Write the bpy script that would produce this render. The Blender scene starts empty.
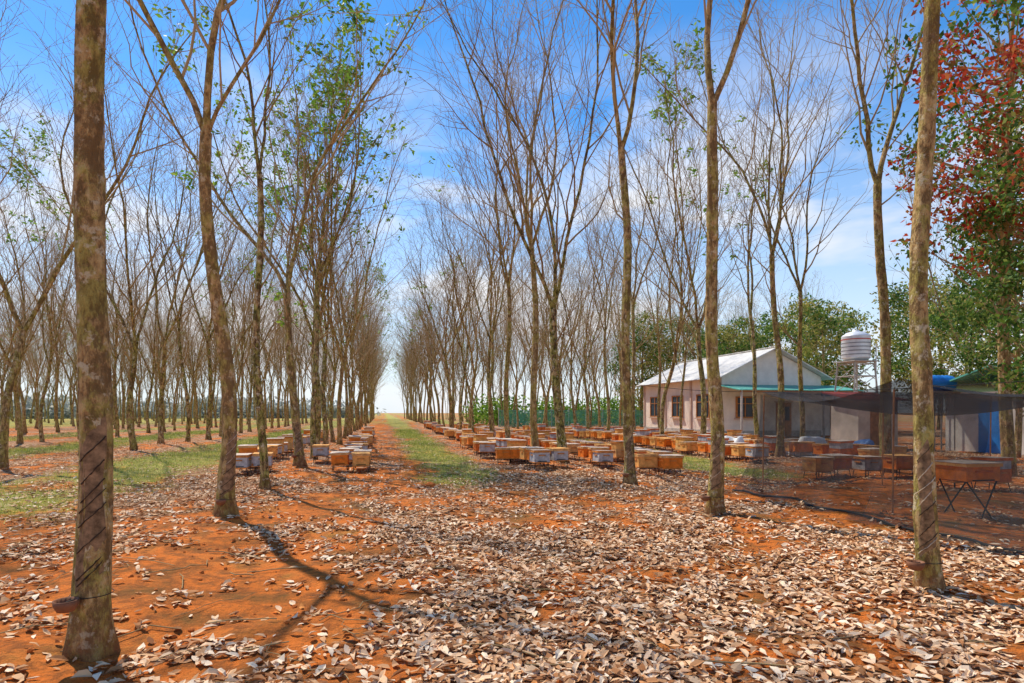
import bpy, math, random
import numpy as np
from mathutils import Vector, Matrix

rng = np.random.default_rng(11)
random.seed(11)
scene = bpy.context.scene
COL = scene.collection

# ------------------------------------------------------------------ noise
_tab = np.random.default_rng(3).random((8, 256, 256))
def vnoise(x, y, k=0):
    x = np.asarray(x, float); y = np.asarray(y, float)
    xi = np.floor(x).astype(int); yi = np.floor(y).astype(int)
    fx = x - xi; fy = y - yi
    fx = fx*fx*(3-2*fx); fy = fy*fy*(3-2*fy)
    t = _tab[k]
    a = t[xi & 255, yi & 255]; b = t[(xi+1) & 255, yi & 255]
    c = t[xi & 255, (yi+1) & 255]; d = t[(xi+1) & 255, (yi+1) & 255]
    return (a*(1-fx)+b*fx)*(1-fy)+(c*(1-fx)+d*fx)*fy
def fbm(x, y, s, k=0, o=4):
    r = 0; a = .5; n = 0
    for i in range(o):
        r = r + a*vnoise(x*s+17.3*i, y*s-9.1*i, (k+i) % 8); n += a; a *= .5; s *= 2.03
    return r/n
def sstep(a, b, x):
    t = np.clip((x-a)/(b-a), 0, 1); return t*t*(3-2*t)
def height(x, y):
    h = 0.16*(fbm(x, y, .22, 1, 3)-.5) + 0.14*(fbm(x, y, 1.1, 4, 4)-.5)
    for rx in (-10.2, -2.4, 5.0, 12.6):
        h = h + 0.05*np.exp(-((x-rx)/.8)**2)
    return h
def hz(x, y): return float(height(np.array([x]), np.array([y]))[0])

def litter_density(x, y):
    bound = 0.8-0.16*(y-3.5) + 2.4*(fbm(x, y, .45, 2, 4)-.5)
    soil = sstep(0.8, -0.8, x-bound)*sstep(12, 9.0, y+1.6*(fbm(x, y, .5, 5, 2)-.5))*sstep(-8, -6, x)
    d = 0.73 - 0.36*soil
    path = sstep(-2.3, -1.2, x)*sstep(1.4, .6, x)*sstep(9, 11, y)
    d = d - .28*path
    net = sstep(7.6, 8.3, x)*sstep(14.0, 12.5, y)*sstep(16, 14, x)
    d = d - .5*net
    d = d - .38*sstep(5.6, 7.0, x)*sstep(13, 11, y)*sstep(8.6, 7.8, x)
    for rx in (-2.4, 5.0):
        d = d - .2*np.exp(-((x-rx)/.7)**2)
    d = d + 1.4*(fbm(x, y, .9, 6, 4)-.5) + 1.3*(fbm(x, y, 3.1, 1, 3)-.5)
    return np.clip(d, 0, 1)
def grass_density(x, y):
    g = 1.05*np.exp(-((x-1.8)/1.05)**2)*sstep(9.5, 15, y)
    g = g + 1.0*np.exp(-((x+6.6)/1.9)**2)*sstep(7.5, 11, y)
    g = g + 1.0*np.exp(-((x-9.6)/1.2)**2)*sstep(11, 15, y)
    g = g + .85*np.exp(-((x+14)/2.0)**2)*sstep(12, 18, y)+.75*np.exp(-((x+21.5)/2)**2)
    g = g + .4*sstep(-24, -40, x)+.45*sstep(60, 90, y)
    g = g*(.02+1.95*fbm(x, y, .7, 3, 4))
    return np.clip(g, 0, 1)

# ------------------------------------------------------------------ materials
class NT:
    def __init__(self, name):
        self.m = bpy.data.materials.new(name); self.m.use_nodes = True
        self.t = self.m.node_tree; self.n = self.t.nodes
        self.b = self.n['Principled BSDF']; self.out = self.n['Material Output']
        self.b.inputs['Roughness'].default_value = .85
        self.b.inputs['Specular IOR Level'].default_value = .2
    def link(self, a, b): self.t.links.new(a, b)
    def add(self, typ, **kw):
        n = self.n.new(typ)
        for k, v in kw.items(): setattr(n, k, v)
        return n
    def coord(self, kind='Object', scale=(1, 1, 1)):
        c = self.add('ShaderNodeTexCoord'); mp = self.add('ShaderNodeMapping')
        mp.inputs['Scale'].default_value = scale
        self.link(c.outputs[kind], mp.inputs['Vector']); return mp.outputs[0]
    def noise(self, v, s, d=3, r=.55):
        n = self.add('ShaderNodeTexNoise'); n.inputs['Scale'].default_value = s
        n.inputs['Detail'].default_value = d; n.inputs['Roughness'].default_value = r
        if v is not None: self.link(v, n.inputs['Vector'])
        return n.outputs['Fac']
    def vor(self, v, s, feat='F1'):
        n = self.add('ShaderNodeTexVoronoi', feature=feat); n.inputs['Scale'].default_value = s
        self.link(v, n.inputs['Vector']); return n
    def ramp(self, f, stops, interp='LINEAR'):
        n = self.add('ShaderNodeValToRGB'); cr = n.color_ramp; cr.interpolation = interp
        while len(cr.elements) < len(stops): cr.elements.new(.5)
        for e, (p, c) in zip(cr.elements, stops):
            e.position = p
            e.color = (c, c, c, 1) if isinstance(c, (int, float)) else (*c, 1)
        self.link(f, n.inputs[0]); return n.outputs[0]
    def mix(self, f, a, b, mode='MIX'):
        n = self.add('ShaderNodeMix', data_type='RGBA', blend_type=mode)
        for s, i in ((f, 0), (a, 6), (b, 7)):
            if isinstance(s, (int, float)): n.inputs[i].default_value = s if i == 0 else (s, s, s, 1)
            elif isinstance(s, tuple): n.inputs[i].default_value = (*s, 1)
            else: self.link(s, n.inputs[i])
        return n.outputs[2]
    def math(self, op, a, b=None, clamp=False):
        n = self.add('ShaderNodeMath', operation=op, use_clamp=clamp)
        for s, i in ((a, 0), (b, 1)):
            if s is None: continue
            if isinstance(s, (int, float)): n.inputs[i].default_value = s
            else: self.link(s, n.inputs[i])
        return n.outputs[0]
    def bump(self, h, st, dist=.02):
        n = self.add('ShaderNodeBump'); n.inputs['Strength'].default_value = st
        n.inputs['Distance'].default_value = dist
        self.link(h, n.inputs['Height']); self.link(n.outputs[0], self.b.inputs['Normal'])
    def color(self, c):
        if isinstance(c, tuple): self.b.inputs['Base Color'].default_value = (*c, 1)
        else: self.link(c, self.b.inputs['Base Color'])

def simple(name, c, rough=.8, var=.35, scale=6, metal=0, bump=.2):
    t = NT(name); v = t.coord()
    n = t.noise(v, scale, 4, .65)
    lo = tuple(x*(1-var) for x in c); hi = tuple(min(1, x*(1+var*.6)) for x in c)
    t.color(t.ramp(n, [(.3, lo), (.7, hi)]))
    t.b.inputs['Roughness'].default_value = rough; t.b.inputs['Metallic'].default_value = metal
    if bump: t.bump(t.noise(v, scale*6, 2), bump, .004)
    return t.m

def ground_mat():
    t = NT('ground_soil_litter'); v = t.coord()
    lit = t.add('ShaderNodeAttribute', attribute_name='litter').outputs['Fac']
    gr = t.add('ShaderNodeAttribute', attribute_name='grass').outputs['Fac']
    soil = t.ramp(t.noise(v, .8, 7, .7), [(.34, (.2, .12, .03)), (.42, (.44, .15, .03)), (.5, (.85, .22, .03)), (.58, (.76, .23, .04)), (.66, (.42, .2, .04)), (.76, (.24, .15, .04))])
    soil = t.mix(t.ramp(t.noise(v, 6, 6, .78), [(.45, .0), (.6, .75)]), soil, (.24, .085, .022))
    vo = t.vor(v, 15); sep = t.add('ShaderNodeSeparateColor'); t.link(vo.outputs['Color'], sep.inputs[0])
    lc = t.ramp(sep.outputs[0], [(0, (.26, .11, .045)), (.25, (.52, .28, .14)), (.55, (.74, .5, .3)), (.85, (.86, .66, .45)), (1, (.5, .2, .07))])
    lc = t.mix(t.ramp(vo.outputs['Distance'], [(.3, 0), (.65, .85)]), lc, (.26, .09, .025))
    nz = t.ramp(t.noise(v, 7, 4, .7), [(.25, 0), (.75, 1)])
    f = t.math('MULTIPLY', t.math('SUBTRACT', lit, nz), 4.0)
    f = t.math('ADD', f, .0, True)
    c = t.mix(f, soil, lc)
    n5 = t.noise(v, 4, 5, .75)
    gc = t.ramp(n5, [(.34, (.15, .21, .03)), (.5, (.4, .44, .07)), (.66, (.66, .55, .2))])
    gf = t.math('MULTIPLY', t.math('SUBTRACT', gr, t.ramp(n5, [(.25, 0), (.75, 1)])), 3.0)
    gf = t.math('ADD', gf, .35, True)
    c = t.mix(t.math('MULTIPLY', gf, .75), c, gc)
    t.color(c)
    t.b.inputs['Roughness'].default_value = .95
    h = t.math('ADD', t.noise(v, 12, 6, .78), t.math('MULTIPLY', vo.outputs['Distance'], t.math('MULTIPLY', f, .6)))
    t.bump(h, 1.0, .06)
    return t.m

def leaf_litter_mat():
    t = NT('dry_leaf')
    g = t.add('ShaderNodeNewGeometry')
    c = t.ramp(g.outputs['Random Per Island'], [(0, (.24, .09, .035)), (.18, (.48, .22, .09)), (.4, (.7, .42, .22)), (.7, (.84, .58, .36)), (.94, (.92, .75, .55)), (1, (.66, .26, .07))])
    t.color(c); t.b.inputs['Roughness'].default_value = .75; t.b.inputs['Specular IOR Level'].default_value = .06
    return t.m

def bark_mat():
    t = NT('rubber_bark'); v = t.coord()
    oi = t.add('ShaderNodeObjectInfo')
    off = t.add('ShaderNodeVectorMath', operation='ADD'); t.link(v, off.inputs[0]); t.link(oi.outputs['Random'], off.inputs[1])
    o = off.outputs[0]
    mp = t.add('ShaderNodeMapping'); mp.inputs['Scale'].default_value = (1, 1, .45); t.link(o, mp.inputs[0]); o2 = mp.outputs[0]
    a = t.noise(o2, 14, 5, .74)
    c = t.ramp(a, [(.4, (.06, .038, .02)), (.47, (.29, .18, .08)), (.55, (.52, .36, .15)), (.68, (.74, .57, .3))])
    b = t.noise(o, 3.0, 5, .7)
    moss = t.ramp(b, [(.46, 0), (.52, .9)])
    c = t.mix(moss, c, t.ramp(a, [(.4, (.06, .06, .012)), (.54, (.35, .33, .07)), (.7, (.6, .54, .19))]))
    lim = t.ramp(t.noise(o, 9, 5, .7), [(.57, 0), (.62, .85)])
    c = t.mix(lim, c, (.68, .62, .43))
    dk = t.ramp(t.noise(o2, 4.5, 6, .8), [(.52, 0), (.58, .85)])
    c = t.mix(dk, c, (.08, .048, .024))
    hv = t.mix(t.math('MULTIPLY', oi.outputs['Random'], .3), c, (.54, .33, .12))
    sp = t.add('ShaderNodeSeparateXYZ'); t.link(v, sp.inputs[0])
    low = t.ramp(t.math('ADD', sp.outputs[2], t.math('MULTIPLY', a, .3)), [(.1, .8), (.5, 0)])
    c = t.mix(t.math('MULTIPLY', low, .8), hv, (.26, .09, .035))
    t.color(c); t.b.inputs['Roughness'].default_value = .9
    t.bump(a, 1.0, .05)
    return t.m

def twig_mat():
    t = NT('twig_bark'); oi = t.add('ShaderNodeObjectInfo')
    c = t.ramp(oi.outputs['Random'], [(0, (.28, .18, .08)), (.5, (.4, .28, .13)), (1, (.48, .35, .19))])
    t.color(c); t.b.inputs['Roughness'].default_value = .9
    return t.m

def foliage_mat(name, stops, trans=.35):
    t = NT(name); g = t.add('ShaderNodeNewGeometry')
    c = t.ramp(g.outputs['Random Per Island'], stops)
    t.color(c); t.b.inputs['Roughness'].default_value = .55
    tr = t.add('ShaderNodeBsdfTranslucent'); t.link(c, tr.inputs[0])
    mx = t.add('ShaderNodeMixShader'); mx.inputs[0].default_value = trans
    t.link(t.b.outputs[0], mx.inputs[1]); t.link(tr.outputs[0], mx.inputs[2]); t.link(mx.outputs[0], t.out.inputs[0])
    return t.m

def net_mat(name, lo, hi):
    t = NT(name); v = t.coord()
    t.color((.025, .026, .03)); t.b.inputs['Roughness'].default_value = .8
    tr = t.add('ShaderNodeBsdfTransparent'); mx = t.add('ShaderNodeMixShader')
    w1 = t.ramp(t.noise(v, 2.2, 3, .6), [(.3, lo), (.7, hi)])
    t.link(w1, mx.inputs[0])
    t.link(tr.outputs[0], mx.inputs[1]); t.link(t.b.outputs[0], mx.inputs[2]); t.link(mx.outputs[0], t.out.inputs[0])
    return t.m

def corrugated(name, c, axis=1, rough=.5):
    t = NT(name); v = t.coord()
    n = t.noise(v, 1.2, 6, .7)
    t.color(t.ramp(n, [(.3, tuple(x*.7 for x in c)), (.6, c), (.8, tuple(min(1, x*1.1) for x in c))]))
    w = t.add('ShaderNodeTexWave', wave_type='BANDS', bands_direction='XYZ'[axis]); w.inputs['Scale'].default_value = 1.6
    t.link(v, w.inputs[0]); t.bump(w.outputs['Fac'], .8, .05); t.b.inputs['Roughness'].default_value = rough
    return t.m

M_ground = ground_mat(); M_leaf = leaf_litter_mat(); M_bark = bark_mat(); M_twig = twig_mat()
M_sprig = foliage_mat('green_leaves', [(0, (.08, .17, .02)), (.5, (.16, .32, .035)), (1, (.34, .46, .07))], .45)
M_fol = foliage_mat('broadleaf_foliage', [(0, (.035, .09, .018)), (.5, (.09, .19, .03)), (.85, (.19, .3, .045)), (1, (.38, .4, .1))], .4)
M_red = foliage_mat('reddish_foliage', [(0, (.4, .04, .025)), (.5, (.58, .085, .03)), (.8, (.42, .16, .05)), (1, (.14, .2, .03))], .45)
M_yel = foliage_mat('yellow_foliage', [(0, (.14, .18, .03)), (.5, (.32, .32, .06)), (1, (.52, .42, .12))], .4)
M_pale = foliage_mat('hazed_foliage', [(0, (.3, .36, .32)), (.5, (.5, .52, .46)), (1, (.66, .64, .56))], .4)  # distance haze painted into the leaf colour of the far treeline
M_grass = foliage_mat('grass_blades', [(0, (.15, .23, .03)), (.5, (.38, .44, .07)), (1, (.68, .6, .24))], .4)
M_net = net_mat('shade_netting', .3, .54); M_netr = net_mat('shade_netting_roof', .52, .8)
M_scar = simple('tapped_bark', (.29, .18, .095), .9, .7, 16)
M_scarl = simple('latex_line', (.55, .46, .34), .7, .5, 20)
M_darkl = simple('cut_groove', (.07, .045, .028), .9, .4, 20)
M_cup = simple('clay_cup', (.24, .1, .05), .6, .4, 12)
M_wire = simple('wire', (.06, .05, .045), .6, .3, 20, .5)
M_black = simple('black_iron', (.025, .024, .023), .7, .3, 12)
HIVE = [simple('hive_orange', (.85, .23, .028), .7, .35, 9), simple('hive_rust', (.68, .16, .03), .75, .4, 8),
        simple('hive_tan', (.75, .42, .16), .8, .4, 9), simple('hive_grey', (.5, .49, .5), .8, .4, 9),
        simple('hive_peach', (.86, .42, .12), .75, .35, 9)]
M_lidm = simple('lid_metal', (.68, .54, .42), .6, .4, 5, .1)
M_lidw = simple('lid_wood', (.7, .27, .07), .8, .5, 7)
M_slot = simple('dark_slot', (.02, .015, .012), .9, .2, 10)
M_wall = simple('plaster_wall', (.86, .74, .62), .9, .12, 1.3)
M_wall2 = simple('white_plaster', (.86, .81, .74), .9, .14, 1.5)
M_trim = simple('trim_paint', (.6, .45, .36), .8, .2, 3)
M_wood = simple('brown_shutter', (.5, .22, .08), .7, .4, 6)
M_glass = simple('window_glass', (.05, .07, .09), .15, .3, 2, 0, 0)
M_roof = corrugated('white_sheet_roof', (.86, .83, .76), 1)
M_teal = corrugated('teal_sheet_roof', (.14, .5, .4), 0)
M_tealf = net_mat('teal_fence_net', .35, .7)
_b = M_tealf.node_tree.nodes['Principled BSDF'].inputs['Base Color']; _b.default_value = (.1, .45, .34, 1)
M_steel = simple('stainless_tank', (.8, .81, .82), .45, .15, 3, .25)
M_band = simple('tank_groove', (.3, .31, .33), .5, .3, 3, .3)
M_redp = simple('red_paint', (.6, .08, .04), .6, .3, 5)
M_blue = simple('blue_plastic', (.03, .24, .7), .4, .25, 4)
M_tarp = simple('white_tarp', (.8, .8, .78), .6, .15, 3)
M_btarp = simple('blue_tarp', (.15, .3, .6), .6, .3, 3)
M_conc = simple('concrete_post', (.5, .47, .42), .9, .3, 5)
M_clay = simple('clay_clod', (.55, .16, .035), .95, .5, 14)

# ------------------------------------------------------------------ mesh builder
class MB:
    def __init__(self): self.v = []; self.f = []; self.m = []; self.mats = []
    def mi(self, mat):
        if mat not in self.mats: self.mats.append(mat)
        return self.mats.index(mat)
    def tube(self, pts, rad, sides, mat, cap=False, rf=None):
        k = self.mi(mat); n = len(pts); b = len(self.v)
        t0 = (pts[1]-pts[0]).normalized()
        u = Vector((1, 0, 0)) if abs(t0.x) < .8 else Vector((0, 1, 0))
        for i in range(n):
            t = (pts[min(i+1, n-1)]-pts[max(i-1, 0)]).normalized()
            u = (u-t*u.dot(t)).normalized(); w = t.cross(u)
            for j in range(sides):
                a = 2*math.pi*j/sides; r = rad[i]*(rf(i, a) if rf else 1)
                self.v.append(pts[i]+(u*math.cos(a)+w*math.sin(a))*r)
        for i in range(n-1):
            for j in range(sides):
                j2 = (j+1) % sides
                self.f.append((b+i*sides+j, b+i*sides+j2, b+(i+1)*sides+j2, b+(i+1)*sides+j)); self.m.append(k)
        if cap:
            self.f.append(tuple(b+j for j in range(sides))[::-1]); self.m.append(k)
            self.f.append(tuple(b+(n-1)*sides+j for j in range(sides))); self.m.append(k)
    def rod(self, a, c, r, mat, sides=6): self.tube([Vector(a), Vector(c)], [r, r], sides, mat, True)
    def box(self, c, s, mat, rot=None, taper=1.0):
        k = self.mi(mat); b = len(self.v); c = Vector(c)
        for z in (-1, 1):
            for x, y in ((-1, -1), (1, -1), (1, 1), (-1, 1)):
                tp = taper if z > 0 else 1
                p = Vector((x*s[0]/2*tp, y*s[1]/2*tp, z*s[2]/2))
                if rot: p = rot @ p
                self.v.append(c+p)
        for q in ((3, 2, 1, 0), (4, 5, 6, 7), (0, 1, 5, 4), (1, 2, 6, 5), (2, 3, 7, 6), (3, 0, 4, 7)):
            self.f.append(tuple(b+i for i in q)); self.m.append(k)
    def poly(self, pts, mat):
        k = self.mi(mat); b = len(self.v)
        self.v += [Vector(p) for p in pts]; self.f.append(tuple(range(b, b+len(pts)))); self.m.append(k)
    def grid(self, fn, nu, nv, mat):
        k = self.mi(mat); b = len(self.v)
        for i in range(nu+1):
            for j in range(nv+1): self.v.append(Vector(fn(i/nu, j/nv)))
        for i in range(nu):
            for j in range(nv):
                a = b+i*(nv+1)+j; self.f.append((a, a+nv+1, a+nv+2, a+1)); self.m.append(k)
    def mesh(self, name, smooth=False, bevel=0):
        me = bpy.data.meshes.new(name); me.from_pydata([tuple(v) for v in self.v], [], self.f)
        for m in self.mats: me.materials.append(m)
        me.polygons.foreach_set('material_index', self.m)
        me.polygons.foreach_set('use_smooth', [smooth]*len(self.f)); me.update()
        return me
    def obj(self, name, parent=None, smooth=False, bevel=0, loc=None, col=None):
        o = bpy.data.objects.new(name, self.mesh(name, smooth)); (col or COL).objects.link(o)
        if parent: o.parent = parent
        if loc: o.location = loc
        if bevel:
            md = o.modifiers.new('bev', 'BEVEL'); md.width = bevel; md.segments = 2
        return o
def empty(name, loc=(0, 0, 0)):
    o = bpy.data.objects.new(name, None); COL.objects.link(o); o.location = loc; o.empty_display_size = .3; return o
def np_mesh(name, V, F, mat, smooth=False):
    me = bpy.data.meshes.new(name); nf, k = F.shape
    me.vertices.add(len(V)); me.vertices.foreach_set('co', V.astype(np.float32).ravel())
    me.loops.add(nf*k); me.loops.foreach_set('vertex_index', F.astype(np.int32).ravel())
    me.polygons.add(nf); me.polygons.foreach_set('loop_start', np.arange(0, nf*k, k, dtype=np.int32))
    try: me.polygons.foreach_set('loop_total', np.full(nf, k, dtype=np.int32))
    except Exception: pass
    me.polygons.foreach_set('use_smooth', np.full(nf, smooth, dtype=bool))
    me.materials.append(mat); me.update(calc_edges=True); return me

# ------------------------------------------------------------------ ground
def axis(a, b, st, lim):
    c = list(np.arange(a, b, st)); s = st; x = c[-1]
    while x < lim: s *= 1.08; x += s; c.append(x)
    s = st; x = c[0]
    while x > -lim: s *= 1.08; x -= s; c.insert(0, x)
    return np.array(c)
ax = axis(-12, 18, .11, 900); ay = axis(-1, 24, .11, 900)
X, Y = np.meshgrid(ax, ay, indexing='ij')
Z = height(X, Y)
V = np.stack([X, Y, Z], -1).reshape(-1, 3)
nx, ny = X.shape
idx = np.arange(nx*ny).reshape(nx, ny)
F = np.stack([idx[:-1, :-1], idx[1:, :-1], idx[1:, 1:], idx[:-1, 1:]], -1).reshape(-1, 4)
me = np_mesh('ground', V, F, M_ground, True)
for nm, fn in (('litter', litter_density), ('grass', grass_density)):
    at = me.attributes.new(nm, 'FLOAT', 'POINT'); at.data.foreach_set('value', fn(X, Y).ravel().astype(np.float32))
COL.objects.link(bpy.data.objects.new('ground', me))

# ------------------------------------------------------------------ leaf litter
YAW = math.radians(12)
def sector(n, r0, r1, half, p=1.0):
    a = YAW + (rng.random(n)*2-1)*half
    r = np.sqrt(r0**2+(r1**2-r0**2)*rng.random(n)**p)
    return r*np.sin(a), r*np.cos(a)
def make_leaves(x, y):
    keep = rng.random(len(x)) < litter_density(x, y)**1.4*(1-.7*grass_density(x, y))
    x = x[keep]; y = y[keep]; n = len(x)
    L = rng.uniform(.05, .13, n); W = L*rng.uniform(.3, .5, n)
    ts = np.array([0, .33, .33, .33, .7, .7, .7, 1.0]); ws = np.array([0, -.5, 0, .5, -.42, 0, .42, 0])
    lx = L[:, None]*(ts-.5)[None]; ly = W[:, None]*ws[None]
    curl = rng.uniform(-.3, .9, n)[:, None]; bend = rng.normal(0, .28, n)[:, None]
    lz = np.abs(ly)*curl + bend*L[:, None]*(((ts-.5)**2)*2)[None]
    P = np.stack([lx, ly, lz], -1)
    rx = rng.normal(0, .2, n); ry = rng.normal(0, .18, n); rz = rng.uniform(0, 6.283, n)
    def rot(P, a, i, j):
        c = np.cos(a)[:, None]; s = np.sin(a)[:, None]; Q = P.copy()
        Q[..., i] = P[..., i]*c-P[..., j]*s; Q[..., j] = P[..., i]*s+P[..., j]*c; return Q
    P = rot(P, rx, 1, 2); P = rot(P, ry, 0, 2); P = rot(P, rz, 0, 1)
    mn = P[..., 2].min(1)
    P[..., 2] += (height(x, y)-mn*.8+rng.uniform(.002, .016, n))[:, None]
    P[..., 0] += x[:, None]; P[..., 1] += y[:, None]
    T = np.array([[0, 2, 1], [0, 3, 2], [1, 2, 5], [1, 5, 4], [2, 3, 6], [2, 6, 5], [4, 5, 7], [5, 6, 7]])
    F = (np.arange(n)[:, None, None]*8+T[None]).reshape(-1, 3)
    return P.reshape(-1, 3), F
xs, ys = [], []
for n, a, b, h in ((70000, 1.5, 9, 1.05), (60000, 9, 17, .95), (44000, 17, 36, .85)):
    x, y = sector(n, a, b, h); xs.append(x); ys.append(y)
V, F = make_leaves(np.concatenate(xs), np.concatenate(ys))
COL.objects.link(bpy.data.objects.new('fallen_leaves', np_mesh('fallen_leaves', V, F, M_leaf)))

# ------------------------------------------------------------------ grass
x, y = sector(460000, 7, 55, .9)
keep = rng.random(len(x)) < np.clip(grass_density(x, y)-.25, 0, 1)*1.3
x = x[keep]; y = y[keep]; n = len(x)
far = np.clip(np.hypot(x, y)/22, .8, 2.4)
hh = rng.uniform(.04, .15, n); w = .006*far*rng.uniform(.7, 1.4, n); a = rng.uniform(0, 6.283, n)
dx = rng.normal(0, .06, n); dy = rng.normal(0, .06, n); z = height(x, y)
V = np.stack([np.stack([x-np.cos(a)*w, y-np.sin(a)*w, z-.005], -1), np.stack([x+np.cos(a)*w, y+np.sin(a)*w, z-.005], -1),
              np.stack([x+dx, y+dy, z+hh], -1)], 1).reshape(-1, 3)
COL.objects.link(bpy.data.objects.new('grass', np_mesh('grass', V, np.arange(n*3).reshape(n, 3), M_grass)))

# ------------------------------------------------------------------ rubber trees
def leafquad(mb, p, R, size, mat):
    k = mb.mi(mat); b = len(mb.v)
    d = Vector((R.uniform(-1, 1), R.uniform(-1, 1), R.uniform(-.9, .3))).normalized()
    s = d.cross(Vector((R.uniform(-1, 1), R.uniform(-1, 1), R.uniform(-1, 1)))).normalized()*size*.22
    L = d*size
    mb.v += [p, p+L*.5+s, p+L, p+L*.5-s]; mb.f.append((b, b+1, b+2, b+3)); mb.m.append(k)
def grow(mb, p, d, L, r, lev, R, leafy, leaf):
    nseg = {1: 15, 2: 7, 3: 4, 4: 2}[lev]; sides = {1: 7, 2: 4, 3: 3, 4: 3}[lev]
    pts = [p.copy()]; rad = [r]; q = p.copy(); d = d.normalized()
    wob = {1: .09, 2: .15, 3: .2, 4: .25}[lev]; trop = {1: .06, 2: .11, 3: .08, 4: .05}[lev]
    dirs = [d]
    for i in range(nseg):
        d = (d+Vector((R.gauss(0, wob), R.gauss(0, wob), R.gauss(0, wob*.5)+trop))).normalized()
        q = q+d*L/nseg; pts.append(q); dirs.append(d)
        f = (i+1)/nseg; rad.append(max(.0045, r*(1-f*.78)))
    mb.tube(pts, rad, sides, M_bark if lev == 1 else M_twig)
    if lev == 4 or lev == 3:
        if leaf:
            for _ in range(7): leafquad(mb, pts[-1]+Vector((R.uniform(-.14, .14), R.uniform(-.14, .14), R.uniform(-.14, .14))), R, R.uniform(.15, .27), M_sprig)
        if lev == 4: return
    nch = {1: R.randint(11, 14), 2: R.randint(4, 6), 3: R.randint(1, 2)}[lev]
    t0 = {1: .08, 2: .2, 3: .3}[lev]
    for c in range(nch):
        t = t0+(1-t0)*(c+R.random()*.8)/nch; t = min(t, .98)
        fi = t*nseg; i0 = int(fi); pp = pts[i0].lerp(pts[i0+1], fi-i0); dd = dirs[i0]
        ax_ = dd.cross(Vector((R.gauss(0, 1), R.gauss(0, 1), R.gauss(0, 1)))).normalized()
        ang = math.radians({1: R.uniform(16, 46), 2: R.uniform(20, 48), 3: R.uniform(20, 50)}[lev])
        nd = Matrix.Rotation(ang, 3, ax_) @ dd
        if lev == 1: nL = (.17+.34*(1-t))*L*R.uniform(.7, 1.4); nr = rad[i0]*R.uniform(.38, .7)
        elif lev == 2: nL = L*R.uniform(.3, .55); nr = rad[i0]*.55
        else: nL = L*R.uniform(.35, .6); nr = rad[i0]*.6
        lf = leaf if lev > 1 else (R.random() < leafy)
        grow(mb, pp, nd, nL, max(nr, .0055), lev+1, R, leafy, lf)

def rubber(seed, fork=5.0, H=15.0, r0=.11, limbs=None, ctrl=None, sides=12, leafy=0., side_br=2, knots=0):
    R = random.Random(seed); mb = MB()
    n = max(8, int(fork/(.1 if knots else .22))); pts = []; rad = []
    ph = [R.uniform(0, 6.28) for _ in range(4)]; am = [R.uniform(.03, .08) for _ in range(2)]
    ctrl = ctrl or [(0, 0, 0), (fork*.5, R.gauss(0, .14), R.gauss(0, .14)), (fork, R.gauss(0, .22), R.gauss(0, .22))]
    ch = [c[0] for c in ctrl]
    def cs(k, col):
        return sum(np.interp(k+o, ch, [c[col] for c in ctrl]) for o in (-.5, -.25, 0, .25, .5))/5
    KN = [(R.uniform(.5, fork-.3), R.uniform(0, 6.28), R.uniform(.08, .2)) for _ in range(knots)]
    for i in range(n+1):
        h = -.15+(fork+.15)*i/n; k = max(0, h)
        ox = cs(k, 1); oy = cs(k, 2)
        e = min(1, k/1.0)
        ox += e*am[0]*(math.sin(h*1.1+ph[0])-math.sin(ph[0])); oy += e*am[1]*math.sin(h*.9+ph[1])
        pts.append(Vector((ox, oy, h)))
        rad.append(r0*(1-.30*k/max(fork, 5))*(1+.55*math.exp(-k/.16)+.12*math.exp(-k/.8))*(1+.025*math.sin(h*5+ph[1])))
    def rf(i, a):
        h = pts[i].z
        f = 1+.05*math.sin(3*a+ph[2]+h*.8)+.035*math.sin(5*a+h*3+ph[3])+.10*math.exp(-max(h, 0)/.2)*math.sin(5*a+ph[0])+R.uniform(-.022, .022)
        for kh, ka, ks in KN:
            da = (a-ka+math.pi) % (2*math.pi)-math.pi
            q = (da/.5)**2+((h-kh)/.07)**2
            if q < 6: f += ks*(math.exp(-q)*1.6-1.1*math.exp(-q*5))
        return f
    mb.tube(pts, rad, sides, M_bark, rf=rf)
    top = pts[-1]; rt = rad[-1]
    if limbs is None:
        k = R.choice([2, 3, 3, 4]); a0 = R.uniform(0, 360)
        limbs = [(a0+i*360/k+R.uniform(-25, 25), R.uniform(7, 22), R.uniform(.85, 1.05), {2: .8, 3: .68, 4: .6}[k]) for i in range(k)]
    for az, tilt, lf, rr in limbs:
        a = math.radians(az); t = math.radians(tilt)
        d = Vector((math.cos(a)*math.sin(t), math.sin(a)*math.sin(t), math.cos(t)))
        grow(mb, top-Vector((0, 0, .08)), d, (H-fork)*lf, rt*rr, 1, R, leafy, False)
    for _ in range(side_br):
        i = int(n*R.uniform(.6, .95)); a = R.uniform(0, 6.28); t = math.radians(R.uniform(30, 50))
        grow(mb, pts[i], Vector((math.cos(a)*math.sin(t), math.sin(a)*math.sin(t), math.cos(t))), R.uniform(1.5, 3), rad[i]*.28, 2, R, leafy, R.random() < leafy)
    return mb, pts, rad

def axis_at(pts, rad, h):
    z = [p.z for p in pts]
    return Vector((float(np.interp(h, z, [p.x for p in pts])), float(np.interp(h, z, [p.y for p in pts])), h)), float(np.interp(h, z, rad))

def place_tree(name, mb, x, y, rz=0):
    o = mb.obj(name, smooth=True); o.location = (x, y, hz(x, y)); o.rotation_euler = (0, 0, rz); return o

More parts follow.
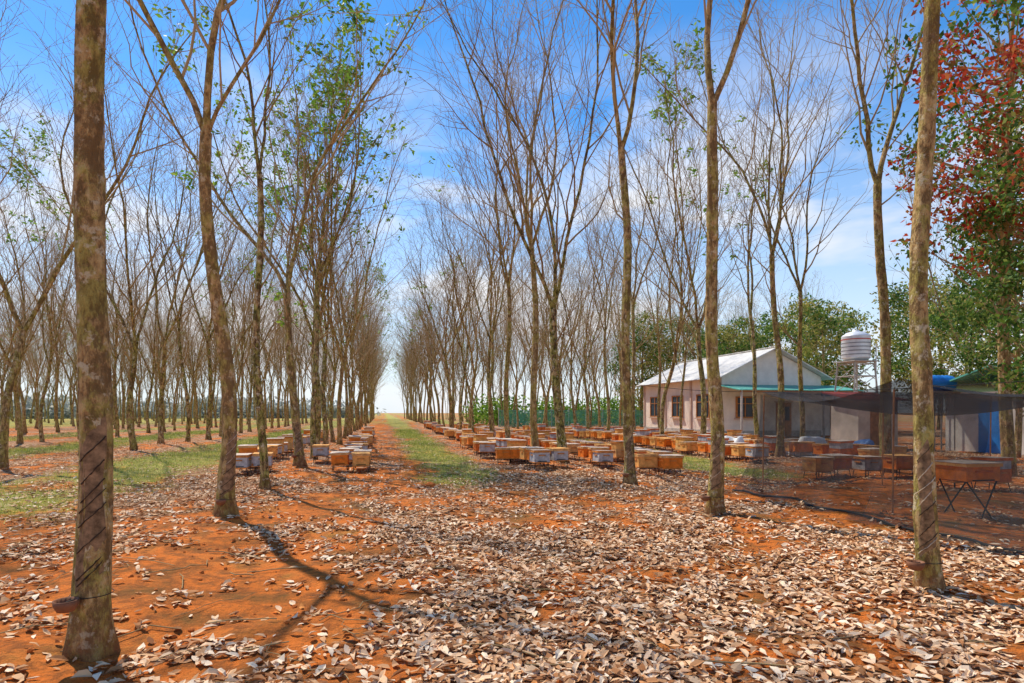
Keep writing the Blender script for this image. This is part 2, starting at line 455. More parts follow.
def tapping(o, pts, rad, h0, h1, az, seed, cup=True):
    R = random.Random(seed); a0 = math.radians(az)
    mb = MB()
    def surf(h, a, off):
        c, r = axis_at(pts, rad, h); r = r*(1.05)+off
        return c+Vector((math.cos(a)*r, math.sin(a)*r, 0))
    mb.grid(lambda u, v: surf(h0+(h1-h0)*v+.16*(u-.5)+.02*math.sin(v*23+u*5), a0+(u-.5)*(1.5+.3*math.sin(v*9)), -.004+.008*math.sin(u*math.pi)*math.sin(max(0.0, v)*math.pi)**.3), 16, 30, M_scar)
    h = h0+.05
    while h < h1-.05:
        wdt = R.uniform(1.2, 1.9)
        P = [surf(h+.16*(u-.5)+.004*R.uniform(-1, 1), a0+(u-.5)*wdt, .002+.003*math.sin(u*3.14)) for u in np.linspace(0, 1, 12)]
        rr = [.0038*R.uniform(.6, 1.5) for _ in P]
        mb.tube(P, rr, 4, M_scarl if R.random() < .3 else M_darkl); h += R.uniform(.04, .2)
    mb.obj('tapping_panel', parent=o, smooth=True)
    if cup:
        hc = max(.2, h0-.12); ca = a0-.6; c = surf(hc, ca, .075)
        prof = [(.02, -.045), (.05, -.035), (.068, .0), (.072, .035), (.066, .035), (.058, .0), (.03, -.025)]
        mb = MB(); k = mb.mi(M_cup); S = 16
        for r, z in prof:
            for j in range(S):
                a = 2*math.pi*j/S; mb.v.append(c+Vector((math.cos(a)*r, math.sin(a)*r, z)))
        for i in range(len(prof)-1):
            for j in range(S):
                j2 = (j+1) % S; mb.f.append((i*S+j, i*S+j2, (i+1)*S+j2, (i+1)*S+j)); mb.m.append(k)
        mb.f.append(tuple(range(S))); mb.m.append(k)
        mb.f.append(tuple(6*S+j for j in range(S))); mb.m.append(k)
        P = [surf(hc+.02, u, .006) for u in np.linspace(0, 2*math.pi, 28)]
        mb.tube(P, [.003]*len(P), 4, M_wire)
        mb.tube([surf(hc+.02, ca, .0), c+Vector((0, 0, .02))], [.004, .004], 4, M_wire)
        mb.obj('latex_cup', parent=o, smooth=True)

RX, RY = .978, -.208
def off(h, d): return (h, d*RX, d*RY)
CAMAZ = lambda x, y: math.degrees(math.atan2(-y, -x))

heroes = [
 (-1.93, 4.53, 1, 6.5, 15, .1, [off(0, 0), off(1.5, .03), off(4.4, .09), off(6.5, .1)], None, (.5, 1.5, -10), 0),
 (-2.35, 9.76, 2, 5.75, 15, .112, [off(0, 0), off(1.6, -.05), off(4.3, -.2), off(5.75, -.28)], [(168, 27, .95, .62), (-60, 6, 1.0, .72), (10, 18, .7, .4)], (.35, 1.2, 20), 0),
 (-2.40, 13.1, 3, 6.5, 14, .078, [off(0, 0), off(6.5, -.1)], [(150, 10, 1, .7), (-20, 14, .9, .6)], None, 1),
 (-2.36, 18.0, 4, 5.0, 15.5, .12, [off(0, 0), off(5, -.35)], [(168, 16, 1, .7), (-15, 7, 1, .7), (80, 18, .9, .5)], (.4, 1.2, 0), 1),
 (4.80, 4.49, 5, 6.3, 15, .082, [off(0, 0), off(.8, -.11), off(1.5, -.06), off(2.6, -.15), off(4.4, -.05), off(5.3, 0), off(6.3, .03)], None, (.35, 1.3, 5), 0),
 (5.01, 8.46, 6, 6.35, 15, .104, [off(0, 0), off(1.5, .03), off(2.5, -.08), off(4.5, -.02), off(6.35, -.08)], [(170, 4, 1.0, .75), (-12, 22, .95, .65)], (.35, 1.1, -10), 0),
 (5.12, 12.0, 7, 7.2, 15.5, .105, [off(0, 0), off(1.8, .06), off(3.5, -.04), off(7.2, -.1)], [(175, 12, 1, .7), (-30, 14, .95, .7)], (.35, 1.0, 10), 1),
 (5.28, 17.4, 8, 4.7, 15.5, .14, [off(0, 0), off(4.7, -.3)], [(168, 20, 1.0, .62), (-90, 8, 1.0, .6), (-10, 14, 1.0, .6)], None, 1),
 (12.85, 13.3, 9, 7.5, 16, .135, [off(0, 0), off(4, -.1), off(7.5, -.2)], [(168, 12, 1, .7), (-20, 12, 1, .7)], None, 1),
]
for x, y, s, fk, H, r0, ct, lm, tp, sb in heroes:
    mb, pts, rad = rubber(s, fk, H, r0, lm, ct, sides=28, side_br=sb, leafy=.06 if s in (1, 7, 9) else 0, knots=10)
    o = place_tree('rubber_tree', mb, x, y)
    if tp: tapping(o, pts, rad, tp[0], tp[1], CAMAZ(x, y)+tp[2], s)

variants = []
for i in range(10):
    R = random.Random(100+i)
    lf = {2: .15, 5: .1, 7: .45}.get(i, 0.)
    mb, _, _ = rubber(200+i, R.uniform(3.6, 6.8), R.uniform(14, 16.5), R.uniform(.085, .118), leafy=lf, sides=9)
    variants.append(mb.mesh('rubber_tree_v%d' % i, smooth=True))
PLAIN = [0, 1, 3, 4, 6, 8, 9]
dist = bpy.data.collections.new('distant_rubber_trees')
def camD(x, y): return x*math.sin(YAW)+y*math.cos(YAW), x*math.cos(YAW)-y*math.sin(YAW)
def put(x, y, vi=None, sc=None, rot=None):
    R = random
    if vi is None: vi = R.choice(PLAIN) if R.random() < .88 else R.choice([2, 5, 5])
    o = bpy.data.objects.new('rubber_tree', variants[vi])
    o.location = (x, y, hz(x, y)-.03); s = sc or R.uniform(.86, 1.12)
    o.scale = (s*R.uniform(.95, 1.05),)*2+(s,)
    o.rotation_euler = (R.gauss(0, .03), R.gauss(0, .03), R.uniform(0, 6.28) if rot is None else rot)
    D, _ = camD(x, y)
    (COL if D < 42 else dist).objects.link(o)
def row(rx, y0, y1, st=3.7):
    y = y0
    while y < y1:
        x = rx+random.gauss(0, .18); yy = y+random.gauss(0, .25)
        put(x, yy); y += st
put(-2.5, 23.3, 7, 1.0); put(-2.3, 21.0, 3, .9); put(-2.45, 26.6, 7, .95)
row(-2.4, 30, 150, 3.2); row(5.05, 20.6, 150, 3.2)
row(-2.4, -14, -1, 4); row(5.0, -14, 1, 4)
for yy in (12.2, 15.7, 19.1, 23.6, 28.0): put(-10.3, yy, PLAIN[int(yy) % 7])
row(-10.2, 31.5, 130, 3.2)
for k in range(2, 5): row(-2.4-7.6*k, 8+3*k, 130, 3.3)
for k in range(5, 13): row(-2.4-7.6*k, 20+6*k, 150, 4.0)
put(13.4, 18.4); put(12.5, 22.0); put(17.2, 22.2, 3)
row(12.6, 25.5, 130, 3.3)
row(20.2, 50, 120, 3.9); row(27.8, 50, 115, 4.2); row(35.4, 55, 110, 4.2); row(43, 55, 110, 4.4)
put(18.7, 27.5, 5); put(17.6, 33.5); put(18.9, 39); put(19.2, 46); put(19.6, 15.5); put(27.5, 24)
inst = empty('distant_rubber_trees'); inst.instance_type = 'COLLECTION'; inst.instance_collection = dist

# ------------------------------------------------------------------ leafy trees
def leafy_mesh(name, seed, H, trunk, crown, nclump, per, size, mat, mat2=None, rr=.14, thr=3.6):
    R = random.Random(seed); r_ = np.random.default_rng(seed); mb = MB()
    pts = [Vector((math.sin(z*.5+seed)*.12, math.cos(z*.4+seed)*.12, z)) for z in np.linspace(-.1, H*.85, 12)]
    mb.tube(pts, [rr*(1-.75*i/11) for i in range(12)], 8, M_bark)
    C = []
    for _ in range(nclump):
        while True:
            p = r_.uniform(-1, 1, 3)
            if .25 < (p**2).sum() < 1: break
        c = Vector((p[0]*crown[0], p[1]*crown[1], trunk+(H-trunk)*(p[2]+1)/2)); C.append(c)
        z0 = max(trunk*.7, c.z-R.uniform(.8, 2)); st, _ = axis_at(pts, [0]*12, min(z0, H*.83))
        mid = st.lerp(c, .5)+Vector((0, 0, -.15))
        mb.tube([st, mid, c], [.035, .02, .006], 4, M_twig)
    n = nclump*per; ci = np.repeat(np.arange(nclump), per); CC = np.array([tuple(c) for c in C])[ci]
    cs = r_.uniform(.55, 1.1, nclump)[ci][:, None]*size*4.2
    g = r_.normal(0, 1, (n, 3)); g /= np.linalg.norm(g, axis=1)[:, None]; g *= (r_.random((n, 1))**.45)
    P = CC+g*cs*np.array([1.15, 1.15, .7])
    d = g*.5+r_.normal(0, .6, (n, 3)); d[:, 2] -= .35; d /= np.linalg.norm(d, axis=1)[:, None]
    s = np.cross(d, r_.normal(0, 1, (n, 3))); s /= np.linalg.norm(s, axis=1)[:, None]
    L = (size*r_.uniform(.6, 1.2, n))[:, None]
    V = np.stack([P, P+d*L*.5+s*L*.26, P+d*L, P+d*L*.5-s*L*.26], 1).reshape(-1, 3)
    nb = len(mb.v); k = mb.mi(mat); mb.v += [Vector(v) for v in V]
    k2 = mb.mi(mat2) if mat2 else k
    for i in range(n): mb.f.append((nb+4*i, nb+4*i+1, nb+4*i+2, nb+4*i+3)); mb.m.append(k2 if (mat2 and cs[i, 0] > size*thr) else k)
    return mb.mesh(name, False)
def put_obj(name, me, x, y, s=1, rz=0):
    o = bpy.data.objects.new(name, me); COL.objects.link(o); o.location = (x, y, hz(x, y)); o.scale = (s, s, s); o.rotation_euler = (0, 0, rz); return o
LA = leafy_mesh('leafy_a', 31, 10.5, 2.3, (2.5, 2.5), 72, 115, .17, M_fol)
LB = leafy_mesh('leafy_b', 32, 12.0, 4.6, (2.9, 2.9), 85, 90, .16, M_red, M_fol, thr=3.7)
LC = [leafy_mesh('leafy_c%d' % i, 40+i, 11+i, 2.0, (3.8, 3.8), 70, 95, .3, M_fol if i != 1 else M_yel, M_yel if i != 1 else M_fol, rr=.2) for i in range(3)]
put_obj('broadleaf_tree', LA, 14.9, 10.2, .85, .4)
put_obj('broadleaf_tree', LA, 18.2, 13.4, .95, 2.4)
put_obj('broadleaf_tree', LA, 22.0, 17.2, .85, 4.4)
put_obj('red_leaf_tree', LB, 12.6, 7.7, .98, 1.0)
put_obj('red_leaf_tree', LB, 15.4, 12.2, 1.1, 3.0)
for i, (x, y, s) in enumerate([(31, 50, .95), (33, 40, .9), (40, 38, .95), (46, 31, .95), (35, 30, .8), (27, 60, .95), (38, 54, 1.1), (48, 44, 1.1), (34, 64, 1.0), (54, 24, .9), (44, 18, .8), (29, 46, .75), (37, 46, 1.1), (41, 27, .9)]):
    put_obj('broadleaf_tree', LC[i % 3], x, y, s, i*1.3)

def leafmass(name, seed, x0, x1, y0, y1, hmax, nb, n, mat, sz):
    r_ = np.random.default_rng(seed)
    cx = r_.uniform(x0, x1, nb); cy = r_.uniform(y0, y1, nb); ch = r_.uniform(.2*hmax, hmax, nb)
    ci = r_.integers(0, nb, n)
    P = np.stack([cx[ci]+r_.normal(0, .8, n)*sz/.35, cy[ci]+r_.normal(0, .8, n), np.abs(ch[ci]*r_.random(n)**.6+r_.normal(0, .2, n))], -1)
    d = r_.normal(0, 1, (n, 3)); d /= np.linalg.norm(d, axis=1)[:, None]; s = np.cross(d, r_.normal(0, 1, (n, 3))); s /= np.linalg.norm(s, axis=1)[:, None]
    L = r_.uniform(.6, 1.4, n)[:, None]*sz
    V = np.stack([P, P+d*L*.5+s*L*.28, P+d*L, P+d*L*.5-s*L*.28], 1).reshape(-1, 3)
    COL.objects.link(bpy.data.objects.new(name, np_mesh(name, V, np.arange(n*4).reshape(n, 4), mat)))
leafmass('hedge', 5, 11, 60, 66, 76, 3.6, 240, 24000, M_sprig, .35)
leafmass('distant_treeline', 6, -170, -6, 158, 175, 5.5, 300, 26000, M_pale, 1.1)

# ------------------------------------------------------------------ beehives
def hive_mesh(i, seed):
    R = random.Random(seed); mb = MB(); body = HIVE[i]; w, l, h = .42, .52, .25; z0 = .22
    mb.box((0, 0, z0+h/2), (w, l, h), body)
    mb.box((0, 0, z0-.012), (w+.03, l+.06, .022), M_lidw)
    zt = z0+h
    if R.random() < .3:
        mb.box((0, 0, zt+.09), (w-.006, l-.006, .17), HIVE[(i+R.choice([0, 2])) % 5]); zt += .176
    mb.box((0, 0, zt+.03), (w+.045, l+.045, .055), R.choice([body, M_lidw, HIVE[2]]))
    mb.box((0, 0, zt+.062), (w+.055, l+.055, .008), R.choice([M_lidm, M_lidm, HIVE[4]]))
    mb.box((0, -l/2-.002, z0+.02), (w*.6, .012, .018), M_slot)
    mb.box((0, -l/2-.03, z0-.004), (w*.7, .05, .01), M_lidw)
    for s in (-1, 1):
        mb.box((0, s*(l/2+.011), z0+h*.72), (w*.45, .022, .028), M_lidw)
        mb.box((s*(w/2+.011), 0, z0+h*.72), (.022, l*.35, .028), M_lidw)
        for q in (-1, 1):
            mb.rod((s*w*.42, q*l*.40, z0-.02), (s*w*.5, q*l*.46, -.03), .009, M_black, 5)
        mb.rod((s*w*.42, -l*.42, z0-.03), (s*w*.42, l*.42, z0-.03), .009, M_black, 5)
        mb.rod((s*w*.46, -l*.43, .08), (s*w*.46, l*.43, .08), .007, M_black, 5)
    return mb.mesh('beehive_m%d' % seed)
hm = [hive_mesh(i % 5, 60+i) for i in range(15)]
def hive(x, y, rz=None, k=None):
    if k is None:
        k = random.choice([0, 5, 10, 4, 9, 14, 1, 6, 11, 0, 5, 4, 2, 7, 3])
    o = bpy.data.objects.new('beehive', hm[k]); COL.objects.link(o); o.location = (x, y, hz(x, y)-.01)
    o.rotation_euler = (random.gauss(0, .015), random.gauss(0, .015), (random.choice([0, math.pi/2, math.pi/2, -math.pi/2])+random.gauss(0, .07)) if rz is None else rz)
def hrow(x0, y0, y1, st, gap=.06, pal=None):
    y = y0
    while y < y1:
        if random.random() > gap: hive(x0+random.gauss(0, .08), y+random.gauss(0, .06), None, random.choice(pal) if pal else None)
        y += st*random.uniform(.85, 1.15)
GREY = [3, 8, 13, 3, 8, 2, 7, 4]
hrow(-.95, 17.6, 40, .95, .1, GREY+[0, 14]); hrow(-3.7, 18.4, 40, 1.0, .15, GREY)
hive(-1.15, 16.7, 0, 0); hive(-.62, 16.6, .05, 4); hive(-.6, 17.3, .0, 14); hive(-3.6, 16.5, 0, 3); hive(-3.1, 16.7, .1, 8); hive(-3.6, 17.4, .1, 13); hive(-1.9, 19.2, 0, 8)
hive(4.05, 15.5, 0, 3); hive(4.6, 15.7, .1, 8)
hrow(4.15, 16.4, 62, .72); hrow(3.6, 18, 34, 1.3, .25)
hrow(6.2, 16.4, 55, .75); hrow(7.3, 15.2, 50, .8); hive(6.6, 14.5, 1.57, 4); hive(7.15, 14.2, 1.5, 0)
hrow(11.2, 16.5, 48, .8); hrow(13.9, 14.8, 44, .75); hrow(15.2, 15.5, 40, .85); hrow(17, 19, 34, .9); hrow(12.0, 17.5, 40, 1.2, .2)
for x, y in ((10.2, 12.6), (10.8, 12.7), (11.5, 12.5), (12.2, 12.3), (11.5, 10.2), (12.2, 10.0), (12.9, 8.6)): hive(x, y)
st = empty('beehive_stand', (8.75, 7.55, hz(8.75, 7.55)))
mb = MB()
mb.box((0, 0, .66), (.62, .5, .22), HIVE[0]); mb.box((0, 0, .79), (.67, .55, .05), HIVE[4]); mb.box((0, 0, .82), (.68, .56, .01), M_lidm)
mb.box((0, -.262, .7), (.3, .022, .03), HIVE[1]); mb.box((0, -.254, .565), (.4, .012, .02), M_slot)
mb.obj('hive_box', parent=st, bevel=.004)
mb = MB()
for s in (-1, 1):
    mb.rod((s*.28, -.22, .55), (-s*.1, -.3, 0), .012, M_black); mb.rod((s*.28, .22, .55), (-s*.1, .3, 0), .012, M_black)
    mb.rod((s*.28, -.22, .55), (s*.28, .22, .55), .012, M_black)
mb.obj('stand_legs', parent=st)

def tarp(name, x, y, w, l, mat, hgt=.12, seed=1):
    mb = MB()
    def fn(u, v):
        px, py = (u-.5)*w, (v-.5)*l
        e = min(u, 1-u, v, 1-v)*4
        z = hz(x+px, y+py)+.02+min(1, e)*hgt*(.4+1.2*float(vnoise(u*3+seed*5, v*3, 2)))+.03*float(vnoise(u*11+seed, v*11, 4))
        return (px+.08*math.sin(v*7+seed), py+.08*math.sin(u*6), z)
    mb.grid(fn, 20, 20, mat); mb.obj(name, smooth=True, loc=(x, y, 0))
tarp('white_tarp', 14.6, 18.4, 1.4, 1.1, M_tarp, .5, 2)
tarp('blue_tarp', 16.0, 17.6, 1.0, .9, M_btarp, .45, 3)
tarp('white_tarp', 12.9, 20.5, 1.1, .9, M_tarp, .4, 4)

# ------------------------------------------------------------------ shade net tent
net = empty('net_enclosure')
mb = MB()
X0, X1, Y0, Y1 = 7.7, 13.6, 4.3, 11.2
def rz(u, v):
    sag = .28*math.sin(math.pi*u)*math.sin(math.pi*v)
    return 2.02-sag*.8+.10*math.sin(u*9+v*3)*math.sin(math.pi*v)+.12*math.sin(v*6.5)*(1-abs(2*u-1))-.28*abs(math.sin(v*math.pi*2))*(1-u)
mb.grid(lambda u, v: (X0+(X1-X0)*u, Y0+(Y1-Y0)*v, rz(u, v)), 40, 40, M_netr)
def wall(fn_xy, out, n=70, seed=0):
    def fn(u, v):
        x, y, z = fn_xy(u); ox, oy = out
        fold = (.05+.07*v)*math.sin(u*31+2*math.sin(u*9+seed)+v*1.5)+.03*math.sin(u*77+seed)
        k = .6*v**2.2+fold*(.3+v)
        zz = z*(1-v)**.92
        if v > .94: zz = .012+.03*abs(math.sin(u*50)); k += .3*(v-.94)/.06
        X_, Y_ = x+ox*k, y+oy*k
        return (X_, Y_, max(zz, .0)+hz(X_, Y_)+.005)
    mb.grid(fn, n, 22, M_net)
wall(lambda u: (X0, Y0+(Y1-Y0)*u, rz(0, u)-.05), (-1, 0), 110, 1)
wall(lambda u: (X0+(X1-X0)*u, Y1, rz(u, 1)-.05), (-.0, .6), 80, 2)
wall(lambda u: (X0+(X1-X0)*u, Y0, rz(u, 0)-.05), (0, -.6), 80, 4)
mb.obj('netting', parent=net, smooth=True)
mb = MB()
for px_, py_ in ((X0+.03, Y1-.03), (X0+.03, 7.9), (X0+.03, Y0+.03), (10.6, Y1-.1), (X1-.03, Y1-.03), (X1-.03, Y0+.03), (10.6, 7.8)):
    mb.rod((px_, py_, 0), (px_+.03, py_, 1.95), .014, M_wood, 7)
def rope(a, b, sag, n=24, r=.005, m=M_black):
    P = [Vector(a).lerp(Vector(b), i/n)-Vector((0, 0, sag*math.sin(math.pi*i/n))) for i in range(n+1)]
    mb.tube(P, [r]*(n+1), 5, m)
rope((X0, Y1, 2.02), (X0, Y0, 2.02), .06); rope((X0, Y1, 2.02), (X1, Y1, 2.02), .06)
rope((X0, Y1, 2.02), (5.15, 12.0, 2.2), .05)
P = [Vector((X0-.68+.1*math.sin(i*.7), Y0+(Y1-Y0)*i/40, hz(X0-.66, Y0+(Y1-Y0)*i/40)+.03)) for i in range(41)]
mb.tube(P, [.022]*41, 5, M_black)
mb.obj('poles_and_ropes', parent=net)

# ------------------------------------------------------------------ house
H = empty('farm_house', (20.9, 34.4, 0))
W_, L_, E_, A_ = 7.2, 11.6, 3.9, 5.65
mb = MB()
mb.poly([(0, 0, -.2), (0, 0, E_), (0, L_, E_), (0, L_, -.2)], M_wall)
mb.poly([(W_, 0, -.2), (W_, L_, -.2), (W_, L_, E_), (W_, 0, E_)], M_wall2)
mb.poly([(0, 0, -.2), (W_, 0, -.2), (W_, 0, E_), (W_/2, 0, A_), (0, 0, E_)], M_wall2)
mb.poly([(0, L_, -.2), (0, L_, E_), (W_/2, L_, A_), (W_, L_, E_), (W_, L_, -.2)], M_wall)
mb.box((-.02, L_/2, .2), (.05, L_+.04, .42), M_conc); mb.box((W_/2, -.02, .2), (W_, .05, .4), M_conc)
for yy in (0.1, L_/3, 2*L_/3, L_-.1): mb.box((-.04, yy, E_/2+.2), (.08, .2, E_-.45), M_trim)
mb.obj('walls', parent=H)
mb = MB(); sl = math.atan2(A_-E_, W_/2); ln = math.hypot(A_-E_, W_/2)+.55
for s in (-1, 1):
    c = Vector((W_/2+s*(math.cos(sl)*ln/2), L_/2, A_+.08-math.sin(sl)*ln/2))
    mb.box(c, (ln, L_+1.1, .06), M_roof, Matrix.Rotation(s*sl, 3, 'Y'))
mb.box((W_/2, L_/2, A_+.12), (.34, L_+1.12, .06), M_roof)
mb.obj('roof', parent=H)
def window(parent, c, axis_, w, h, mat):
    mb = MB(); d = .1
    def B(o, s, m):
        if axis_ == 'x': mb.box((c[0]+o[2], c[1]+o[0], c[2]+o[1]), (s[2], s[0], s[1]), m)
        else: mb.box((c[0]+o[0], c[1]+o[2], c[2]+o[1]), (s[0], s[2], s[1]), m)
    B((0, 0, 0), (w-.08, h-.08, .04), M_glass)
    for s in (-1, 1):
        B((s*w/2, 0, -.03), (.09, h+.09, d), mat); B((0, s*h/2, -.032), (w-.09, .09, d-.01), mat)
    B((0, 0, -.03), (.06, h-.1, .06), mat); B((0, .18*h, -.03), (w-.1, .05, .05), mat)
    B((0, -h/2-.08, -.06), (w+.3, .07, .2), M_trim)
    mb.obj('window', parent=parent)
window(H, (-.03, 2.2, 2.0), 'x', 1.6, 1.5, M_wood); window(H, (-.03, 5.8, 2.0), 'x', 1.5, 1.5, M_wood); window(H, (-.03, 9.5, 2.0), 'x', 1.5, 1.5, M_wood)
window(H, (1.6, -.03, 1.9), 'y', 1.2, 1.3, M_wood)
mb = MB(); mb.box((4.4, -.03, 1.1), (1.1, .06, 2.2), M_wood); mb.box((4.4, -.07, 1.5), (.8, .03, .9), M_glass); mb.box((4.4, -.05, 2.26), (1.3, .1, .1), M_trim)
mb.obj('door', parent=H)
mb = MB(); mb.box((3.9, -1.25, 3.12), (8.6, 2.7, .05), M_teal, Matrix.Rotation(math.radians(9), 3, 'X'))
for xx in (-.2, 2.6, 5.4, 8.1): mb.box((xx, -2.45, 1.4), (.1, .1, 3.0), M_conc)
mb.box((3.9, -2.45, 2.86), (8.4, .08, .1), M_wood)
mb.obj('porch_roof', parent=H)
mb = MB(); mb.box((W_+1.9, 3.0, 1.3), (3.6, 5, 2.7), M_wall2); mb.box((W_+2.0, 3.0, 2.85), (4.3, 5.7, .07), M_teal, Matrix.Rotation(math.radians(7), 3, 'Y'))
mb.box((W_+1.6, .46, 1.1), (.95, .08, 2.0), M_wood)
mb.obj('annex', parent=H)

# ------------------------------------------------------------------ fence
fe = empty('green_fence', (0, 0, 0)); mb = MB()
for i in range(19):
    xx = 11+i*1.8; mb.box((xx, 58, .95), (.09, .09, 2.1), M_conc)
mb.obj('posts', parent=fe)
mb = MB(); mb.grid(lambda u, v: (11+32.4*u, 57.93+.03*math.sin(u*200), .1+1.6*v), 80, 2, M_tealf); mb.obj('mesh_panel', parent=fe)
mb = MB(); mb.rod((11, 57.9, 1.75), (43.4, 57.9, 1.75), .03, M_teal); mb.obj('top_rail', parent=fe)

# ------------------------------------------------------------------ water tower
T = empty('water_tower', (24.6, 27.5, 0)); mb = MB()
prof = [(.1, 4.3), (.5, 4.34), (.68, 4.46)]
z = 4.5
while z < 5.6: prof += [(.7, z), (.675, z+.05)]; z += .1
prof += [(.62, 5.7), (.42, 5.83), (.16, 5.9), (.16, 5.97), (.02, 5.97)]
mb.tube([Vector((0, 0, z)) for r, z in prof], [r for r, z in prof], 28, M_steel, True); mb.obj('tank', parent=T, smooth=True)
mb = MB()
for zz in (4.62, 4.82, 5.02, 5.22, 5.42):
    mb.tube([Vector((0, 0, zz)), Vector((0, 0, zz+.05))], [.712, .712], 28, M_redp if zz > 5.4 else M_band)
mb.obj('bands', parent=T, smooth=True)
mb = MB()
for a in (-1, 1):
    for b in (-1, 1): mb.rod((a*.85, b*.85, 0), (a*.6, b*.6, 4.28), .045, M_conc)
for zz in (.8, 1.7, 2.6, 3.5, 4.15):
    k = .85-.25*zz/4.33
    for a in (-1, 1):
        mb.rod((-k, a*k, zz), (k, a*k, zz), .028, M_conc); mb.rod((a*k, -k, zz), (a*k, k, zz), .028, M_conc)
        mb.rod((-k, a*k, zz-.8), (k, a*k, zz), .02, M_conc); mb.rod((k, a*k, zz-.8), (-k, a*k, zz), .02, M_conc)
mb.box((0, 0, 4.28), (1.5, 1.5, .05), M_conc); mb.rod((.8, -.5, 0), (.8, -.5, 5.2), .03, M_steel); mb.obj('frame', parent=T)

T = empty('blue_water_tank', (22.6, 20.8, 0)); mb = MB()
pf = [(-.7, .1), (-.66, .27), (-.6, .34)]+[(-.5+i*.1, .36 if i % 2 else .335) for i in range(11)]+[(.6, .34), (.66, .27), (.7, .1)]
mb.tube([Vector((a, 0, 2.78)) for a, r in pf], [r for a, r in pf], 20, M_blue, True); mb.obj('tank', parent=T, smooth=True)
mb = MB()
for a in (-.5, .5):
    for b in (-.3, .3): mb.rod((a, b, 0), (a, b, 2.42), .03, M_conc)
mb.box((0, 0, 2.42), (1.3, .8, .06), M_conc); mb.obj('frame', parent=T)

S = empty('storage_shed', (26.5, 18.8, 0)); mb = MB()
mb.box((0, 0, 1.15), (6.5, 4.5, 2.5), M_wall2); mb.box((-2, -2.3, 1.0), (1.0, .08, 2.0), M_wood); mb.box((.6, -2.29, 1.4), (1.1, .06, .9), M_glass)
mb.box((-3.28, .3, 1.0), (.08, .9, 2.0), M_blue)
mb.obj('walls', parent=S)
mb = MB()
for s in (-1, 1): mb.box((0, s*1.45, 2.95), (7.4, 3.05, .06), M_teal, Matrix.Rotation(-s*math.radians(17), 3, 'X'))
mb.obj('roof', parent=S)
S = empty('red_roof_shed', (20.8, 22.8, 0)); mb = MB()
mb.box((0, 0, 1.05), (2.0, 1.6, 2.1), M_wall); mb.box((0, -.82, .95), (.8, .05, 1.8), M_wood); mb.obj('walls', parent=S)
mb = MB(); mb.box((0, 0, 2.3), (2.6, 2.1, .06), M_redp, Matrix.Rotation(math.radians(10), 3, 'X')); mb.obj('roof', parent=S)

def clod(x, y, r, seed):
    mb = MB(); R = random.Random(seed); S = 10
    pts = [Vector((0, 0, -r*.3+r*1.2*i/6)) for i in range(7)]; rad = [r*math.sin(math.pi*(.18+.8*i/6)) for i in range(7)]
    mb.tube(pts, rad, S, M_clay, True, rf=lambda i, a: 1+R.uniform(-.2, .2)); mb.obj('clay_clod', smooth=True, loc=(x, y, hz(x, y)))
clod(.95, 12.9, .13, 1)
mb = MB(); R = random.Random(9)
for i in range(1100):
    x = R.uniform(-6, 7); y = R.uniform(2.6, 11); r = R.uniform(.005, .024); c = Vector((x, y, hz(x, y)+r*.4))
    mb.tube([c+Vector((0, 0, (k/3-.5)*1.4*r)) for k in range(4)], [r*.5, r, r*.95, r*.4], 6, M_clay, True, rf=lambda i, a: R.uniform(.7, 1.25))
mb.obj('soil_crumbs')
mb = MB()
for i in range(320):
    a = YAW+random.uniform(-.9, .9); r = random.uniform(2.6, 16); x = r*math.sin(a); y = r*math.cos(a); t = random.uniform(0, 6.28); L = random.uniform(.15, .9)
    P = []
    for j in range(6):
        px_ = x+math.cos(t)*L*j/5; py_ = y+math.sin(t)*L*j/5; t += random.gauss(0, .15)
        P.append(Vector((px_, py_, hz(px_, py_)+.02+random.uniform(0, .01))))
    mb.tube(P, [random.uniform(.002, .006)]*6, 5, M_twig)
mb.obj('fallen_twigs', smooth=True)

# ------------------------------------------------------------------ light, sky
el = math.radians(54); az = math.radians(-30)
w = bpy.data.worlds.new('World'); scene.world = w; w.use_nodes = True
nt = w.node_tree; bg = nt.nodes['Background']; bg.inputs[1].default_value = .15
sky = nt.nodes.new('ShaderNodeTexSky'); sky.sky_type = 'NISHITA'; sky.sun_disc = False
sky.sun_elevation = el; sky.sun_rotation = az % (2*math.pi); sky.air_density = 1.0; sky.dust_density = .1; sky.ozone_density = 3
hs = nt.nodes.new('ShaderNodeHueSaturation'); hs.inputs['Saturation'].default_value = 1.32; hs.inputs['Value'].default_value = 1.3; nt.links.new(sky.outputs[0], hs.inputs['Color'])
tc = nt.nodes.new('ShaderNodeTexCoord'); sx = nt.nodes.new('ShaderNodeSeparateXYZ'); nt.links.new(tc.outputs['Generated'], sx.inputs[0])
mp = nt.nodes.new('ShaderNodeMapping'); mp.inputs['Scale'].default_value = (1.6, 1.6, 4.2); mp.inputs['Location'].default_value = (.4, .1, .3)
nt.links.new(tc.outputs['Generated'], mp.inputs[0])
nz = nt.nodes.new('ShaderNodeTexNoise'); nz.inputs['Scale'].default_value = 1.9; nz.inputs['Detail'].default_value = 5; nz.inputs['Roughness'].default_value = .58; nz.inputs['Distortion'].default_value = .3
nt.links.new(mp.outputs[0], nz.inputs['Vector'])
cr = nt.nodes.new('ShaderNodeValToRGB'); cr.color_ramp.elements[0].position = .45; cr.color_ramp.elements[1].position = .63; nt.links.new(nz.outputs['Fac'], cr.inputs[0])
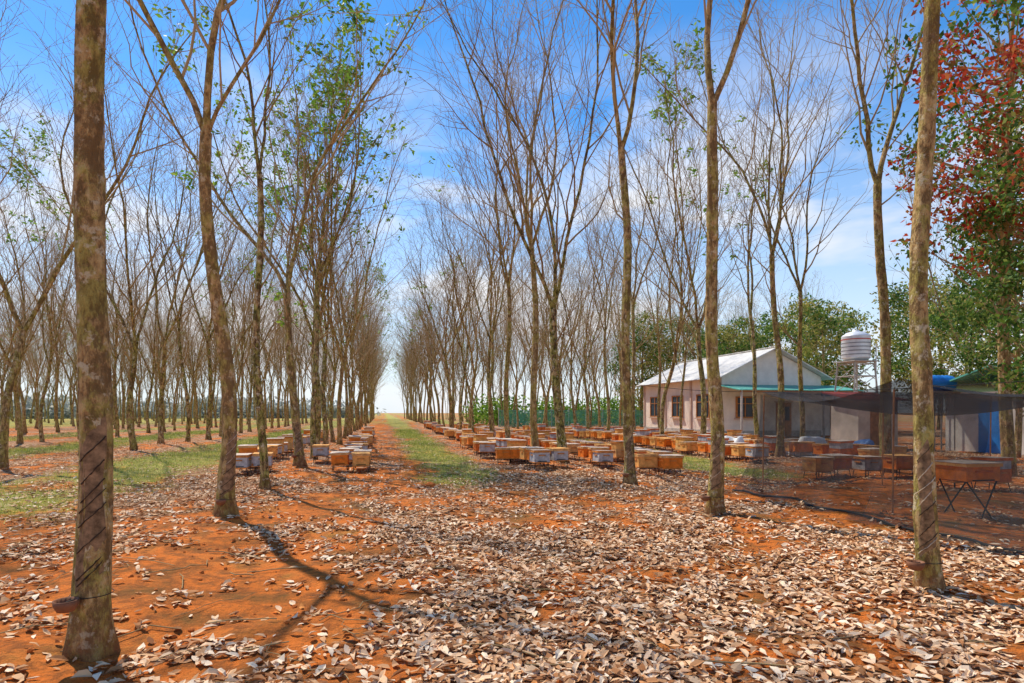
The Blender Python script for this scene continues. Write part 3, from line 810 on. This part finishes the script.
hr = nt.nodes.new('ShaderNodeValToRGB'); e = hr.color_ramp.elements; e[0].position = .0; e[0].color = (1, 1, 1, 1); e[1].position = .54; e[1].color = (.0, .0, .0, 1)
nn = e.new(.32); nn.color = (.9, .9, .9, 1)
nt.links.new(sx.outputs[2], hr.inputs[0])
mu = nt.nodes.new('ShaderNodeMath'); mu.operation = 'MULTIPLY'; nt.links.new(cr.outputs[0], mu.inputs[0]); nt.links.new(hr.outputs[0], mu.inputs[1])
hh_ = nt.nodes.new('ShaderNodeValToRGB'); e = hh_.color_ramp.elements; e[0].position = .0; e[0].color = (.95, .95, .95, 1); e[1].position = .44; e[1].color = (0, 0, 0, 1)
nt.links.new(sx.outputs[2], hh_.inputs[0])
m0 = nt.nodes.new('ShaderNodeMix'); m0.data_type = 'RGBA'; nt.links.new(hh_.outputs[0], m0.inputs[0]); nt.links.new(hs.outputs[0], m0.inputs[6]); m0.inputs[7].default_value = (5.4, 6.0, 6.6, 1)
mx = nt.nodes.new('ShaderNodeMix'); mx.data_type = 'RGBA'; nt.links.new(mu.outputs[0], mx.inputs[0]); nt.links.new(m0.outputs[2], mx.inputs[6]); mx.inputs[7].default_value = (6.6, 6.6, 6.7, 1)
nt.links.new(mx.outputs[2], bg.inputs[0])

S = Vector((math.sin(az)*math.cos(el), math.cos(az)*math.cos(el), math.sin(el)))
ld = bpy.data.lights.new('sun', 'SUN'); ld.energy = 5.0; ld.angle = math.radians(.7); ld.color = (1, .91, .77)
lo = bpy.data.objects.new('sun', ld); COL.objects.link(lo); lo.rotation_euler = S.to_track_quat('Z', 'Y').to_euler()

cd = bpy.data.cameras.new('camera'); cd.sensor_width = 36; cd.lens = 600/1024*36; cd.shift_y = 70.5/1024; cd.clip_end = 3000; cd.clip_start = .05
co = bpy.data.objects.new('camera', cd); COL.objects.link(co); co.location = (0, 0, 1.6); co.rotation_euler = (math.radians(90), 0, -YAW)
scene.camera = co
scene.view_settings.view_transform = 'Standard'; scene.view_settings.look = 'None'; scene.view_settings.exposure = 0
